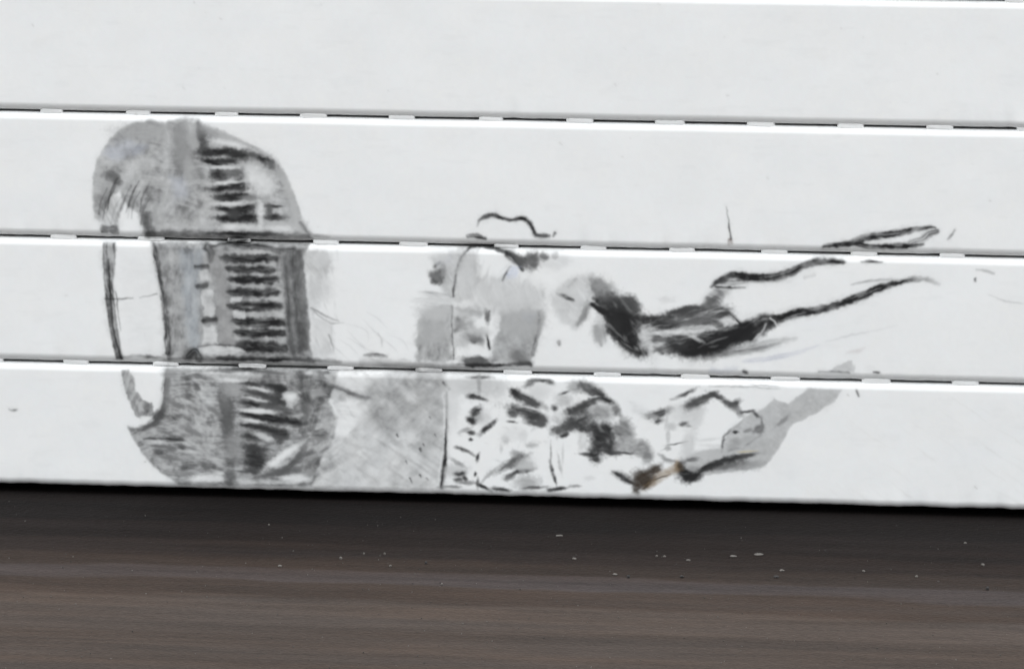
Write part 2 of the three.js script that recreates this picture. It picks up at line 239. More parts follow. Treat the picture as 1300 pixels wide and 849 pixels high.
dabs(100, 440, 3.94, [[735,300,22,60,0,115],[745,400,25,60,0,105],[720,260,20,40,0,120],[760,200,50,60,0,162],[780,500,50,60,0,145],[750,660,30,35,0,105],[820,120,110,8,0,58],[950,130,60,7,0,100],[720,125,60,7,0,115],[480,120,60,11,0,140],[860,188,60,9,-6,75],[970,200,50,15,-12,60],[1015,215,30,22,0,50],[880,235,60,9,-12,85],[930,250,50,13,-20,75],[1000,270,40,28,0,66],[870,288,60,11,-5,40],[960,290,30,24,0,85],[860,345,55,9,-8,32],[960,360,90,18,-6,25],[1060,375,55,13,-6,40],[870,400,60,11,-8,40],[950,415,60,17,-12,50],[1010,440,40,24,0,58],[870,450,50,17,0,66],[1000,470,30,20,0,90],[870,510,50,21,-10,72],[880,550,50,24,-10,50],[890,590,55,24,-10,55],[870,620,40,19,0,85],[1000,630,110,13,14,105],[1060,590,70,17,35,100],[1110,540,40,18,55,105],[1125,470,14,60,0,135],[1140,300,16,70,0,140],[1110,150,50,10,-5,130],
[395,350,20,45,-30,88],[350,395,50,10,15,100],[440,200,12,80,0,130],[450,140,30,20,0,150],[590,205,22,13,-40,95],[630,600,25,13,-40,115],[480,290,40,10,-20,130],[560,420,60,12,-25,135],[680,330,40,12,-40,130],[450,560,60,8,-8,125],[400,500,60,6,-5,120],[560,650,60,14,-10,140],[1180,540,60,16,30,150],[1220,460,40,14,10,140],[1200,230,40,20,30,150],[1250,600,50,20,30,165],[1160,640,40,22,0,150]]);
dabs(100, 440, 3.94, [[890,322,78,10,-3,0],[890,326,60,9,-3,0],[870,372,50,7,-8,0],[920,452,50,14,-20,0],[1020,545,95,18,36,0],[1020,545,80,14,36,0],[1060,250,36,22,0,0],[880,265,50,6,-10,0],[640,660,70,14,0,0],[760,170,60,10,0,0],[900,215,50,6,-10,0],[1090,660,70,14,0,0]], { a: 0.6, ...WHT });
white(0.5, [[236,606],[280,600],[284,612],[246,614]], { f: 4, n: 0.6 }); white(0.45, [[300,608],[340,610],[380,604],[390,612],[310,616]], { f: 4, n: 0.5 });
blob(125, [[378,476],[396,474],[390,520],[386,556],[378,548],[382,510]], { f: 4, n: 0.5, ang: 80, a: 0.45 });
stroke([[370,494,6,160],[392,508,8,120],[402,520,6,130],[396,546,8,120],[412,550,5,130]], { f: 3, n: 0.5, a: 0.4 });
white(0.6, [[412,476],[428,474],[430,492],[414,490]], { f: 4 }); white(0.4, [[360,498],[372,500],[372,520],[362,516]], { f: 3 });
for (let k = 0; k < 9; k++) { const x = 384 + rnd() * 24, y = 560 + rnd() * 40; stroke([[x, y, 2, 0.4], [x + 12, y - 6, 4, 1], [x + 24, y - 16, 2, 0.2]], { a: 0.35, c: k & 1 ? PAINT : RUB, f: 2, n: 0.5 }); }
// --- grey smear between tyre and nose, bottom tube
blob(196, [[398,472],[450,470],[470,476],[500,470],[566,470],[568,520],[566,560],[560,622],[396,619],[402,590],[420,560],[426,520]], { f: 3, n: 0.4, ang: -38, sl: 30, sw: 9, mott: 0.5 });
blob(182, [[470,486],[520,472],[566,474],[566,540],[540,580],[500,560],[472,530],[462,510]], { f: 10, n: 0.4, ang: -30, sl: 34, sw: 8, a: 0.26, mott: 0.5 });
white(0.85, [[424,514],[440,506],[456,510],[454,528],[446,548],[434,560],[424,550]], { f: 5, n: 0.3 }); white(0.6, [[428,474],[456,474],[468,486],[456,500],[440,494],[428,486]], { f: 5 }); white(0.5, [[500,552],[524,544],[534,560],[512,566]], { f: 6 }); white(0.4, [[500,486],[520,492],[532,510],[516,508]], { f: 5 });
stroke([[412,489,4,160],[432,494,6,150],[450,502,6,145],[470,506,3,190]], { f: 2.5, n: 0.4 });
for (let k = 0; k < 26; k++) { const x = 440 + rnd() * 110, y = 540 + rnd() * 60, l = 20 + rnd() * 26; stroke([[x, y, 1, 0.3], [x + l * 0.5, y + l * 0.32, 2.4, 1], [x + l, y + l * 0.7, 1, 0.2]], { a: 0.16, c: rnd() < 0.5 ? PAINT : RUB, f: 1.4, n: 0.5 }); }
scuff([[404,474],[566,474],[560,616],[400,614]], 170, -36, 26, 4, 0.2, { turn: 50, pale: 0.55, f: 2 });
for (const [x, y, w] of [[503, 552, 4], [533, 570, 4], [537, 564, 2.5], [515, 586, 2.5], [520, 607, 3], [532, 603, 2], [541, 607, 2.5], [545, 530, 2], [552, 552, 2], [521, 610, 2]]) stroke([[x, y, w * 0.7, 110], [x + 1.5, y + 2.5, w * 0.5, 150]], { f: 1.2, in: 1 });
wline(0.7, [[562,500,2],[564,530,2.4],[564,560,2],[560,590,4],[558,616,5]], { f: 1.2 });
stroke([[567,498,1.4,150],[567,530,1.6,130],[566,560,4,90],[565,580,5,75],[563,600,6,75],[560,618,5,90]], { f: 1.4, n: 0.35 });
stroke([[562,486,3,100],[570,494,3,110]], { f: 1.2 });
// --- nose print, bottom tube
dabs(560, 465, 4.992, [[230,120,130,70,0,178],[100,100,60,80,0,196],[70,250,40,120,0,204],[350,140,60,60,0,196],[240,72,70,10,0,100],[205,195,45,13,-8,45],[250,206,40,10,-15,90],[240,120,12,50,0,150],
[225,320,30,40,60,120],[220,285,35,24,35,70],[190,345,22,28,80,60],[185,420,25,13,-15,50],[150,405,40,11,20,150],[185,465,10,14,60,75],[290,390,60,17,42,62],[330,355,25,12,40,110],[270,330,40,40,0,192],[410,470,25,25,0,170],[450,430,70,40,20,210],[570,500,35,20,0,165],[520,440,25,30,0,200],[380,520,10,25,0,190],[445,352,30,8,-5,75],
[600,180,50,40,0,196],[640,150,60,40,0,208],[470,175,42,30,-35,50],[530,205,62,25,-25,65],[590,240,62,25,-20,90],[530,290,104,32,-12,80],[450,300,30,25,20,90],[600,330,72,30,-15,70],[590,365,60,13,-8,85],[640,350,30,28,45,95],[560,110,40,18,30,125],[630,90,60,10,0,90],[690,105,25,13,-10,100],[715,265,18,18,0,80],
[780,220,50,40,0,172],[850,130,50,30,0,145],[760,330,50,40,0,195],[970,290,90,42,10,140],[1030,300,60,40,0,150],[780,170,30,9,20,85],[930,140,62,35,-30,95],[990,170,52,30,-40,80],[1050,215,46,20,-30,50],[940,230,72,25,25,75],[870,270,62,30,25,70],[820,290,40,20,10,80],[790,390,70,35,25,90],[730,410,40,25,-10,105],[780,440,25,13,20,60],[820,360,42,40,30,80],[890,350,62,40,20,80],[960,390,82,42,-10,64],[1040,410,62,46,-20,54],[900,410,30,18,0,60],[1000,480,62,60,-10,44],[970,560,35,50,10,58],[920,560,46,9,-5,50],[980,592,18,14,0,75],[1060,500,62,52,0,66],[1080,550,52,13,-8,58],
[1150,400,50,60,-20,115],[1110,280,25,40,25,125],[1180,440,40,70,20,145],[1140,510,40,40,0,150],[1210,530,42,30,0,140],[1260,510,42,40,0,130],[1150,550,72,8,-3,90],[1280,560,42,20,0,150],[890,480,25,50,0,180],
[520,640,60,35,10,150],[440,620,112,22,28,115],[480,590,50,30,40,105],[470,555,25,20,0,145],[500,670,70,13,15,66],[430,700,35,17,20,95],[300,690,72,9,45,160],[540,620,50,40,0,192],[540,740,72,40,0,155],[590,770,70,9,5,90],[740,775,60,11,8,56],[690,785,20,12,0,80],[850,760,35,9,0,130],[380,780,60,13,-5,75],[260,765,50,11,-25,62],[230,740,10,30,0,100],
[90,660,70,40,0,180],[120,680,36,14,10,70],[150,710,20,12,-50,70],[110,715,30,14,10,105],[160,740,50,12,0,115],[100,610,52,11,-30,150],[140,530,46,11,-18,55],[190,555,40,8,-30,140],[230,580,10,25,-10,45],[215,685,8,16,0,60],[60,765,60,10,0,120],
[692,560,6,70,0,150],[700,660,10,50,15,100],[720,720,9,30,15,90],[750,620,10,60,12,175],[770,560,8,60,0,195],[940,710,30,14,0,205]]);
dabs(560, 465, 4.992, [[570,267,62,4,-8,0],[690,330,9,60,-12,0],[930,195,60,5,4,0],[720,520,10,80,0,0],[40,520,6,60,0,0],[900,470,14,36,0,0],[1120,340,10,30,0,0]], { a: 0.55, ...WHT });
scuff([[572,480],[640,476],[700,500],[700,616],[572,618]], 60, 40, 14, 2.4, 0.2, { turn: 150, pale: 0.6, f: 1.3 });
scuff([[700,498],[738,486],[776,512],[810,562],[780,574],[740,566],[704,548]], 60, -46, 18, 3, 0.25, { turn: 60, pale: 0.4, f: 1.8 });
// --- wing print, bottom tube
blob(215, [[798,510],[812,514],[826,526],[838,534],[824,536],[806,524]], { f: 4, n: 0.5 });
blob(184, [[974,516],[983,506],[990,510],[1001,513],[1015,501],[1030,493],[1070,495],[1060,509],[1036,525],[1012,536],[1002,542],[993,563],[977,586],[966,593],[942,598],[925,599],[895,604],[884,611],[869,610],[863,589],[872,580],[895,571],[922,571],[946,566],[964,552],[970,536],[960,524]], { f: 1.8, rough: 0.8, n: 0.15, ang: 30, sl: 30, sw: 5, mott: 0.12 });
blob(170, [[919,560],[925,548],[942,533],[954,522],[966,528],[970,539],[966,554],[948,566],[925,574],[919,569]], { f: 2, rough: 0.8, n: 0.25, ang: 20, a: 0.36, mott: 0.15 });
dabs(820, 480, 4.992, [[90,220,80,22,18,72],[80,270,30,16,10,90],[30,240,40,12,-10,150],[250,100,60,12,28,100],[170,135,20,8,0,170],[280,220,70,60,30,192],[200,230,60,50,0,206],[300,170,50,30,30,130],[330,150,76,25,20,86],[400,110,52,17,20,70],[450,115,52,16,-20,80],[520,160,42,18,-25,76],[560,165,42,17,30,72],[560,185,25,25,0,105],[590,220,32,18,-40,135],
[160,310,30,20,0,170],[240,290,30,13,15,110],[270,310,20,9,0,140],[130,280,12,40,0,188],[140,370,12,50,0,184],[200,415,62,4,12,105],[140,450,16,12,0,150],[130,440,30,6,30,175],[120,510,46,13,-35,150],[10,490,30,50,0,130],[160,525,50,8,-10,150],
[270,420,84,36,72,192],[330,250,70,30,65,198],[400,390,60,9,8,204],[420,430,70,9,0,208],[350,490,92,30,5,188],[450,470,62,30,10,180],[290,520,40,12,10,110],
[570,343,18,10,15,55],[650,330,26,12,20,135],[715,325,32,20,20,115],[570,400,25,25,0,150],[640,390,50,20,20,165],[550,430,30,20,0,158],[640,212,46,10,10,105],[700,230,26,12,-45,90],[735,290,9,40,0,130],[488,410,9,40,-8,110],[520,345,40,8,50,135],[580,300,40,6,42,165],
[220,560,25,40,0,105],[560,550,92,25,5,115],[650,560,82,25,10,150],[470,570,62,20,10,115],[250,610,46,44,0,40],[300,625,50,28,20,40],[380,570,82,21,25,44],[470,535,72,19,20,50],[560,510,72,20,12,56],[640,490,62,13,12,80],[300,575,32,18,0,150],
[870,270,46,13,45,140],[1040,90,40,22,30,178],[760,50,90,5,-4,170]]);
dabs(820, 480, 4.992, [[640,466,52,5,6,0]], { a: 0.8, c: [0.5, 0.44, 0.3], rub: 0 });
dabs(820, 480, 4.992, [[460,260,70,60,20,0],[520,240,40,40,0,0]], { a: 0.45, ...WHT });
// brown smear between them
dabs(560, 465, 4.992, [[1150,705,60,26,-25,125],[1125,688,42,10,-28,55],[1190,735,40,12,-20,60]]);
dabs(560, 465, 4.992, [[1250,700,46,40,20,0],[1240,765,30,40,0,0],[1290,735,50,40,20,0]], { a: 0.85, c: BROWN, rub: 0.7 });
dabs(820, 480, 4.992, [[20,610,60,30,20,0],[60,570,40,22,25,0],[10,660,50,22,30,0]], { a: 0.85, c: BROWN, rub: 0.7 });
dabs(820, 480, 4.992, [[110,610,60,24,22,0],[180,580,45,26,25,0],[50,665,60,18,32,0],[195,550,16,30,0,0]], { a: 0.62, c: TAN, rub: 0.5 });
dabs(820, 480, 4.992, [[70,590,30,8,20,0],[100,630,50,5,22,0],[0,690,30,6,35,0],[215,560,12,20,0,0]], { a: 0.7, c: BROWN, rub: 0.5 });
// --- loop print, upper tube
stroke([[606,287,2,190],[608,280,3.5,120],[616,275,5,85],[626,273.5,5,75],[638,277,4,95],[651,280,4,90],[662,277,6,70],[671,282,6,75],[676,292,4,95],[680,299,5,85],[690,300,6,85],[697,300,3,130]], { f: 1.3, n: 0.25 });
stroke([[702,300,2,150],[704,296,3,120]], { f: 1.2 }); stroke([[594,300,4,110],[604,300,6,75],[616,303,3,100]], { f: 1.5 });
stroke([[922,262,0.8,190],[925,282,1.2,130],[928,304,1.8,80]], { f: 0.8 }); blob(0, [[924,304],[931,304],[931,310],[924,310]], { a: 0.75, c: [0.12, 0.07, 0.055], f: 1.4 });
// --- nose print, middle tube
blob(190, [[548,330],[570,318],[592,312],[588,330],[580,350],[576,380],[560,372],[552,350]], { f: 5, n: 0.5, ang: 65 });
blob(110, [[545,350],[556,340],[562,346],[562,360],[550,358]], { f: 4, rough: 2, n: 0.4 });
stroke([[552,338,3,130],[561,334,3,120],[562,352,3,110]], { f: 2 });
blob(0, [[554,332],[572,322],[572,336],[560,340]], { a: 0.3, c: BLUE, f: 4 });
for (let k = 0; k < 8; k++) { const y = 370 + rnd() * 26; stroke([[524 + rnd() * 12, y, 1, 0.2], [548, y + 1, 2.4, 1], [572, y + 3 + rnd() * 6, 1.4, 0.5]], { a: 0.25, f: 1, n: 0.5 }); }
blob(166, [[533,398],[572,386],[575,456],[560,461],[527,460],[528,436]], { f: 4, n: 0.35, ang: 75, sl: 30, sw: 6, mott: 0.3 });
blob(140, [[546,408],[560,404],[560,452],[544,452]], { f: 6, n: 0.5, ang: 80, a: 0.32 });
blob(194, [[580,340],[590,320],[606,316],[610,340],[602,382],[580,384]], { f: 5, n: 0.35, ang: 80 });
blob(178, [[576,390],[600,388],[618,396],[596,412],[578,414]], { f: 6, n: 0.5 }); blob(182, [[576,404],[600,410],[614,424],[612,440],[596,432],[578,440]], { f: 5, n: 0.5, mott: 0.5 });
blob(125, [[592,428],[604,424],[610,432],[600,438]], { f: 3.5, n: 0.5 });
white(0.5, [[598,404],[620,400],[624,418],[606,420]], { f: 5 }); white(0.5, [[582,432],[594,438],[588,452],[578,452]], { f: 5 });
stroke([[574,390,1.6,140],[573,410,1.8,120],[574,430,1.6,140],[575,442,1.6,130],[576,455,2,150]], { f: 0.8, n: 0.5, sl: 5 });
stroke([[578,420,4,130],[584,412,3,150],[580,404,3,140]], { f: 2 });
stroke([[575,376,2.4,130],[578,352,3,105],[584,330,3.4,100],[594,317,4,85],[606,312.5,4,85],[628,316,4,75],[646,322,6,65],[657,330,7,80],[662,342,5,75]], { f: 1.2, n: 0.25 });
stroke([[646,324,8,95],[656,332,7,105],[664,330,5,110]], { f: 2.6, n: 0.5 });
blob(0, [[640,346],[650,336],[660,340],[656,352],[642,356]], { a: 0.55, c: [0.5, 0.55, 0.68], rub: 0.3, f: 3 }); stroke([[638,356,2.4,110],[642,346,2.4,120],[648,339,1.6,160]], { f: 1.2 });
blob(105, [[668,322],[682,320],[684,334],[678,342],[670,338],[666,330]], { f: 3.4, rough: 2.4, n: 0.5 }); stroke([[688,324,6,120],[693,327,5,130]], { f: 2 }); stroke([[704,325,5,180],[706,322,4,190]], { f: 2 });
blob(214, [[684,316],[716,318],[728,332],[700,344],[686,340]], { f: 6, n: 0.6, ang: 20 });
stroke([[621,396,3,105],[619,405,2.4,110]], { f: 1.2 }); stroke([[617,425,2.4,90],[620,436,2.8,65],[621,444,2.6,80]], { f: 1.1 });
blob(168, [[634,396],[660,392],[688,393],[692,404],[684,428],[676,458],[674,463],[622,463],[624,446],[632,420]], { f: 4, n: 0.18, ang: 75, sl: 40, sw: 6, mott: 0.16 });
blob(196, [[604,352],[640,352],[690,366],[690,394],[640,394],[606,388]], { f: 8, n: 0.5, ang: 70 });
blob(0, [[664,398],[682,396],[676,408],[664,408]], { a: 0.4, c: BLUE, f: 4 });
stroke([[684,396,3,150],[684,420,3,140],[676,450,3,150]], { f: 2.4, n: 0.4 });
blob(110, [[588,460],[598,454],[610,452],[622,458],[624,465],[590,465]], { f: 2, n: 0.3 }); stroke([[592,464,3,70],[608,465,4,40],[626,464,4,55],[640,464,3,90],[666,462,6,110],[674,464,4,120]], { f: 1.4 });
stroke([[656,448,4,140],[658,456,5,120],[670,462,5,120]], { f: 2 });
scuff([[528,390],[575,380],[575,458],[528,460]], 60, 72, 24, 3.4, 0.22, { pale: 0.5, f: 1.6 });
scuff([[578,320],[640,330],[690,370],[690,396],[620,396],[578,450]], 60, 70, 22, 3, 0.18, { turn: 60, f: 1.6 });
dabs(400, 260, 3.94, [[605,360,36,22,-30,125],[640,330,12,40,0,150],[630,260,50,40,0,205],[590,480,90,14,0,200],[600,540,60,30,0,195],[560,640,40,70,0,165],[620,640,40,70,0,175],[740,340,40,90,0,200],[860,560,12,30,10,120],[790,670,45,20,-15,130],[720,600,25,20,0,160],[830,640,40,20,0,180],[740,690,30,25,0,180],[800,780,70,18,0,105],[800,800,60,8,0,60],[1020,760,40,25,-20,130],[1085,280,35,38,0,110],[1030,280,50,18,-40,100],[1145,262,18,16,0,125],[1200,258,14,16,0,180],[1010,520,110,40,0,186],[600,540,80,40,0,184],[1030,600,90,50,0,170],[950,440,160,60,0,205],[30,270,50,30,0,200],[30,430,50,60,0,200],[40,600,30,40,0,208]]);
stroke([[462,451,3,130],[478,451,4,105],[490,453,2,150]], { f: 1.2 }); blob(165, [[456,455],[500,456],[556,462],[600,464],[600,470],[456,465]], { f: 3, n: 0.4, a: 0.3, sl: 50 });
for (let k = 0; k < 10; k++) { const x = 400 + rnd() * 90, y = 395 + rnd() * 50; stroke([[x, y, 0.8, 0.3], [x + 12 + rnd() * 14, y + 8 + rnd() * 10, 1.3, 1], [x + 28, y + 24, 0.8, 0.1]], { a: 0.16, f: 1 }); }
stroke([[480,424,1.2,205],[484,432,1.6,200],[485,440,1,210]], { f: 1 });
stroke([[709,434,4,170],[710,437,4,160]], { f: 1.4 });
// --- black swoosh, middle tube
blob(200, [[700,376],[712,362],[732,350],[750,348],[768,360],[780,378],[770,392],[752,380],[744,404],[730,420],[714,410],[704,396]], { f: 5, n: 0.6, ang: 55, sl: 24, sw: 6 });
stroke([[714,374,2,130],[720,378,4,85],[728,381,2,130]], { f: 1.3 }); stroke([[746,388,6,150],[740,402,6,130],[733,412,3,170]], { f: 3, n: 0.5 }); stroke([[722,364,3,160],[730,356,4,170]], { f: 2 });
blob(150, [[748,352],[762,354],[776,364],[782,378],[778,392],[764,386],[754,374]], { f: 4, n: 0.5, ang: -40 });
stroke([[751,386,4,90],[760,392,5,40],[770,398,6,50]], { f: 1.4 });
blob(95, [[752,378],[766,374],[784,378],[796,378],[808,388],[814,400],[824,403],[846,398],[862,393],[882,390],[900,387],[913,393],[926,398],[934,408],[926,416],[950,410],[960,414],[950,432],[930,438],[914,447],[892,454],[872,454],[858,448],[846,449],[824,450],[810,452],[796,444],[782,432],[772,416],[764,402]], { f: 3.4, rough: 2.2, n: 0.42, ang: -14, sl: 40, sw: 4, lo: 0.25, hi: 0.62 });
blob(30, [[768,400],[786,396],[806,400],[808,416],[796,424],[808,440],[820,442],[820,452],[806,450],[790,440],[778,424],[770,412]], { f: 6, rough: 2.4, n: 0.15, ang: -45, a: 0.97, mott: 0.15 });
white(0.42, [[806,416],[818,412],[822,434],[812,440]], { f: 4, n: 0.5, ang: 80 });
blob(38, [[810,404],[828,404],[850,400],[864,404],[858,416],[842,416],[824,410]], { f: 5, rough: 2, n: 0.3, ang: 10, a: 0.9 });
blob(60, [[868,396],[888,390],[908,394],[924,402],[918,410],[896,406],[872,412]], { f: 4, rough: 2, n: 0.5, ang: 14, a: 0.62 });
white(0.72, [[824,417],[850,418],[880,416],[906,412],[914,418],[884,422],[850,426],[828,426]], { f: 3, n: 0.55, ang: 6, sl: 30, sw: 2.4 });
white(0.5, [[826,434],[846,432],[852,440],[828,446]], { f: 4, n: 0.55 }); white(0.75, [[918,408],[928,402],[932,410],[922,416]], { f: 2.4, n: 0.3 });
white(0.5, [[878,420],[886,428],[890,436],[882,432]], { f: 3 });
blob(28, [[854,436],[876,430],[896,424],[920,420],[940,412],[956,410],[950,424],[932,432],[914,442],[892,452],[872,452],[858,446]], { f: 5.5, rough: 2.2, n: 0.18, ang: 22, sl: 26, sw: 4, a: 0.97, mott: 0.15 });
scuff([[768,384],[800,390],[824,406],[820,450],[790,440],[770,412]], 40, -48, 20, 3, 0.35, { pale: 0.12, f: 1.6 });
scuff([[820,402],[900,390],[926,400],[950,414],[900,448],[830,448]], 70, 12, 34, 2.4, 0.3, { pale: 0.25, turn: 20 });
for (let k = 0; k < 8; k++) { const x = 820 + rnd() * 110, y = 404 + rnd() * 40; stroke([[x, y, 0.8, 0.3], [x + 10, y - 3, 1.6, 1], [x + 20, y - 8, 0.8, 0.2]], { a: 0.4, ...WHT, f: 0.9, n: 0.5 }); }
stroke([[926,398,3,110],[934,404,4,90],[941,412,4,90]], { f: 1.6 });
blob(150, [[890,390],[900,374],[910,366],[924,372],[916,384],[904,392]], { f: 4, n: 0.6, ang: 45 });
blob(215, [[836,378],[856,376],[858,382],[840,384]], { f: 3, n: 0.5 });
for (const [x, y, l] of [[756, 416, 16], [760, 420, 18], [766, 424, 10]]) stroke([[x, y, 6, 160], [x + 2, y + l, 4, 180]], { f: 3, n: 0.5 });
dabs(680, 260, 3.86, [[330,420,70,40,-40,150],[400,500,70,50,-40,70],[430,570,80,50,-30,38],[380,600,40,40,-40,50],[480,690,70,40,-35,38],[470,480,50,25,-40,85],[560,570,60,25,-5,60],[640,580,80,25,5,52],[750,520,90,20,10,75],[850,520,90,25,5,90],[920,530,40,20,-15,75],[780,570,120,20,5,115],[620,660,60,12,-5,130],[760,700,90,45,5,40],[880,690,80,45,20,30],[960,650,70,35,20,36],[1050,640,80,30,25,45],[1130,590,70,22,22,50],[700,680,50,30,0,60],[620,710,40,14,-5,120],[860,480,40,20,30,130],[150,455,35,8,-22,90],[310,515,50,11,-30,40],[235,540,14,40,-20,150],[310,620,30,50,0,165],[180,400,60,30,30,200],[1000,720,120,14,12,170]]);
dabs(680, 260, 3.86, [[540,650,30,50,0,0],[700,625,110,9,4,0],[930,565,30,14,20,0],[780,655,40,8,-25,0],[560,720,12,30,0,0]], { a: 0.55, ...WHT });
scuff([[768,384],[800,390],[824,406],[820,450],[790,440],[770,412]], 40, -48, 22, 2.4, 0.3, { pale: 0.35, f: 1.2 });
scuff([[820,402],[900,390],[926,400],[950,414],[900,448],[830,448]], 80, 12, 34, 2, 0.34, { pale: 0.4, turn: 22 });
// arms of the swoosh
stroke([[903,364,3,130],[914,356,7,50],[930,350,9,28],[948,352,10,25],[968,353,10,25],[988,351,10,25],[1008,344,9,28],[1022,337,8,30],[1038,332,9,28],[1056,332,8,30],[1072,333,4,70]], { f: 1.5, n: 0.22, sl: 30, sw: 2 });
stroke([[908,365,2,110],[924,365.5,3,60],[946,365,1.6,130]], { f: 0.9 }); stroke([[912,358,6,140],[930,359,6,110],[948,358,4,150]], { f: 2, n: 0.5 });
stroke([[900,384,6,190],[912,376,8,180],[924,370,6,200]], { f: 3, n: 0.5 });
stroke([[1022,352,3,205],[1034,349,3,205]], { f: 2 }); stroke([[1094,332.5,2,120],[1106,332.5,3,70],[1120,333,1.4,130]], { f: 1 });
stroke([[930,428,14,60],[945,418,16,40],[958,410,14,40],[970,404,11,35],[984,405,9,40],[998,402,11,36],[1012,398,10,36],[1034,395,9,38],[1060,388,8.5,32],[1086,379,9,28],[1112,368,9,26],[1132,361,7,28],[1148,357,5,50],[1162,354,6,150],[1178,355,6,170],[1192,361,3,205]], { f: 1.6, n: 0.28, sl: 18, sw: 2.4, rough: 1.4 });
wline(0.6, [[978,404,2],[984,410,2],[992,424,1.4]], { f: 0.8 }); wline(0.5, [[958,430,2],[968,420,2],[972,412,1]], { f: 1 });
stroke([[1080,362,1,200],[1100,358,2.4,170],[1122,355,2.4,175],[1140,355,1,205]], { f: 1.2, n: 0.4 });
stroke([[900,452,4,170],[932,446,10,175],[966,440,12,170],[990,434,8,180],[1010,430,3,200]], { f: 3, n: 0.45 });
stroke([[944,459,2,1],[966,457,5,1],[990,453,6,1],[1012,448,4,1],[1040,439,1.5,0.5]], { a: 0.5, c: [0.4, 0.42, 0.5], f: 1.6, n: 0.5 });
stroke([[1048,434,1,0.5],[1080,426,2,1],[1110,420,1,0.6],[1138,414,1,0.3]], { a: 0.25, c: GREY, f: 1.2 }); stroke([[1074,448,1.5,0.6],[1088,446,5,1],[1098,442,2,0.4]], { a: 0.3, c: [0.4, 0.34, 0.33], f: 1.6 });
blob(196, [[1053,473],[1066,463],[1076,458],[1083,457],[1086,472]], { f: 1.6, n: 0.25, ang: 30 }); stroke([[1040,472,2,170],[1060,472.5,2.4,150],[1078,473,2,160]], { f: 1 });
stroke([[945,472,4,90],[947,473,4,90]], { f: 1.4 }); blob(0, [[900,466],[936,466],[940,474],[900,474]], { a: 0.3, c: BLUE, f: 3 });
stroke([[1110,473,2,110],[1116,473.5,2,100]], { f: 0.9 });
// black streaks at the lower edge of the upper tube
stroke([[1046,313,4,40],[1062,311,6,28],[1080,309,7,30],[1096,303,9,50],[1112,300,9,60],[1136,297,8,45],[1160,292,6,30],[1180,289,4,40],[1188,290,2,110]], { f: 1.3, n: 0.3, sl: 20, sw: 2 });
stroke([[1088,310,6,70],[1106,313,5,50],[1120,313,6,32],[1142,313,7,25],[1160,312,5,45],[1172,310,2,90]], { f: 1.3, n: 0.25 });
stroke([[1156,309,6,150],[1170,304,7,140],[1180,297,8,130],[1190,294,5,120]], { f: 2, n: 0.5 });
stroke([[1203,304,1.4,150],[1208,298,2.4,115],[1212,292,1.2,160]], { f: 1 });
// stray nicks and faint lines
stroke([[10,520,1.5,160],[17,521,2.4,110],[21,520,1.2,180]], { f: 1 });
stroke([[1240,343,2,200],[1252,344,3,185],[1262,347,2,195]], { f: 1.2, n: 0.5 }); stroke([[1238.6,354,2,130],[1239,357,2,140]], { f: 0.9 }); stroke([[1256,375,0.8,210],[1276,382,1.6,180],[1300,386,0.8,210]], { f: 1, n: 0.6 });
stroke([[1088,496,2,130],[1090,503,2,120]], { f: 1 }); stroke([[900,491,1,190],[946,491,1.6,170],[990,494,1,200]], { f: 1 });
for (let k = 0; k < 26; k++) { const x = 1000 + rnd() * 290, y = 500 + rnd() * 130, l = 20 + rnd() * 50; if (x < 1060 && y < 540) continue; stroke([[x, y, 0.6, 0.2], [x + l * 0.5, y + l * (0.25 + rnd() * 0.2), 1.2, 1], [x + l, y + l * 0.7, 0.6, 0.1]], { a: 0.06 + 0.08 * rnd(), c: [0.3, 0.27, 0.22], f: 0.9, n: 0.6 }); }
for (let k = 0; k < 60; k++) { const x = rnd() * 1300, y = rnd() * 630; stroke([[x, y, 0.8 + rnd(), 1], [x + rnd() * 3, y + rnd() * 3, 0.8, 1]], { a: 0.12 + 0.3 * rnd() ** 3, c: [0.2, 0.18, 0.16], f: 0.8 }); }


for (let i = 0; i < TW * TH; i++) {               // the rubber lies thick: deepen what is already dark
  const l = (col[3 * i] + col[3 * i + 1] + col[3 * i + 2]) / 3 / 0.7717, t = Math.min(0.99, Math.max(0, 1 - l)); if (t < 0.06) continue;
  const k = 1 - ss(0.5, 0.85, t) * (1 - (1 - Math.pow(t, 0.7)) / (1 - t)); for (let c = 0; c < 3; c++) col[3 * i + c] *= k;
}
for (let pass = 0; pass < 2; pass++) {              // ink bleeds a little into the paint
  const t = col.slice();
  for (let y = 1; y < TH - 1; y++) for (let i = 3 * (y * TW + 1), e = 3 * (y * TW + TW - 1); i < e; i++) col[i] = (4 * t[i] + 2 * (t[i - 3] + t[i + 3] + t[i - 3 * TW] + t[i + 3 * TW]) + t[i - 3 - 3 * TW] + t[i + 3 - 3 * TW] + t[i - 3 + 3 * TW] + t[i + 3 + 3 * TW]) / 16;
}
const colData = new Uint8Array(TW * TH * 4), rghData = new Uint8Array(TW * TH * 4);
for (let i = 0; i < TW * TH; i++) {
  for (let k = 0; k < 3; k++) { const c = Math.max(0, Math.min(1, col[3 * i + k])); colData[4 * i + k] = Math.round(255 * (c <= 0.0031308 ? 12.92 * c : 1.055 * c ** (1 / 2.4) - 0.055)); }
  colData[4 * i + 3] = rghData[4 * i + 3] = 255;
  const r = 0.42 + 0.34 * Math.min(1, rubber[i]); rghData[4 * i] = rghData[4 * i + 1] = rghData[4 * i + 2] = Math.round(255 * r);
}
function tex(data, w, h, srgb, wrapS = THREE.ClampToEdgeWrapping, wrapT = wrapS) { const t = new THREE.DataTexture(data, w, h); t.wrapS = wrapS; t.wrapT = wrapT; t.magFilter = THREE.LinearFilter; if (srgb) t.colorSpace = THREE.SRGBColorSpace; t.needsUpdate = true; return t; }
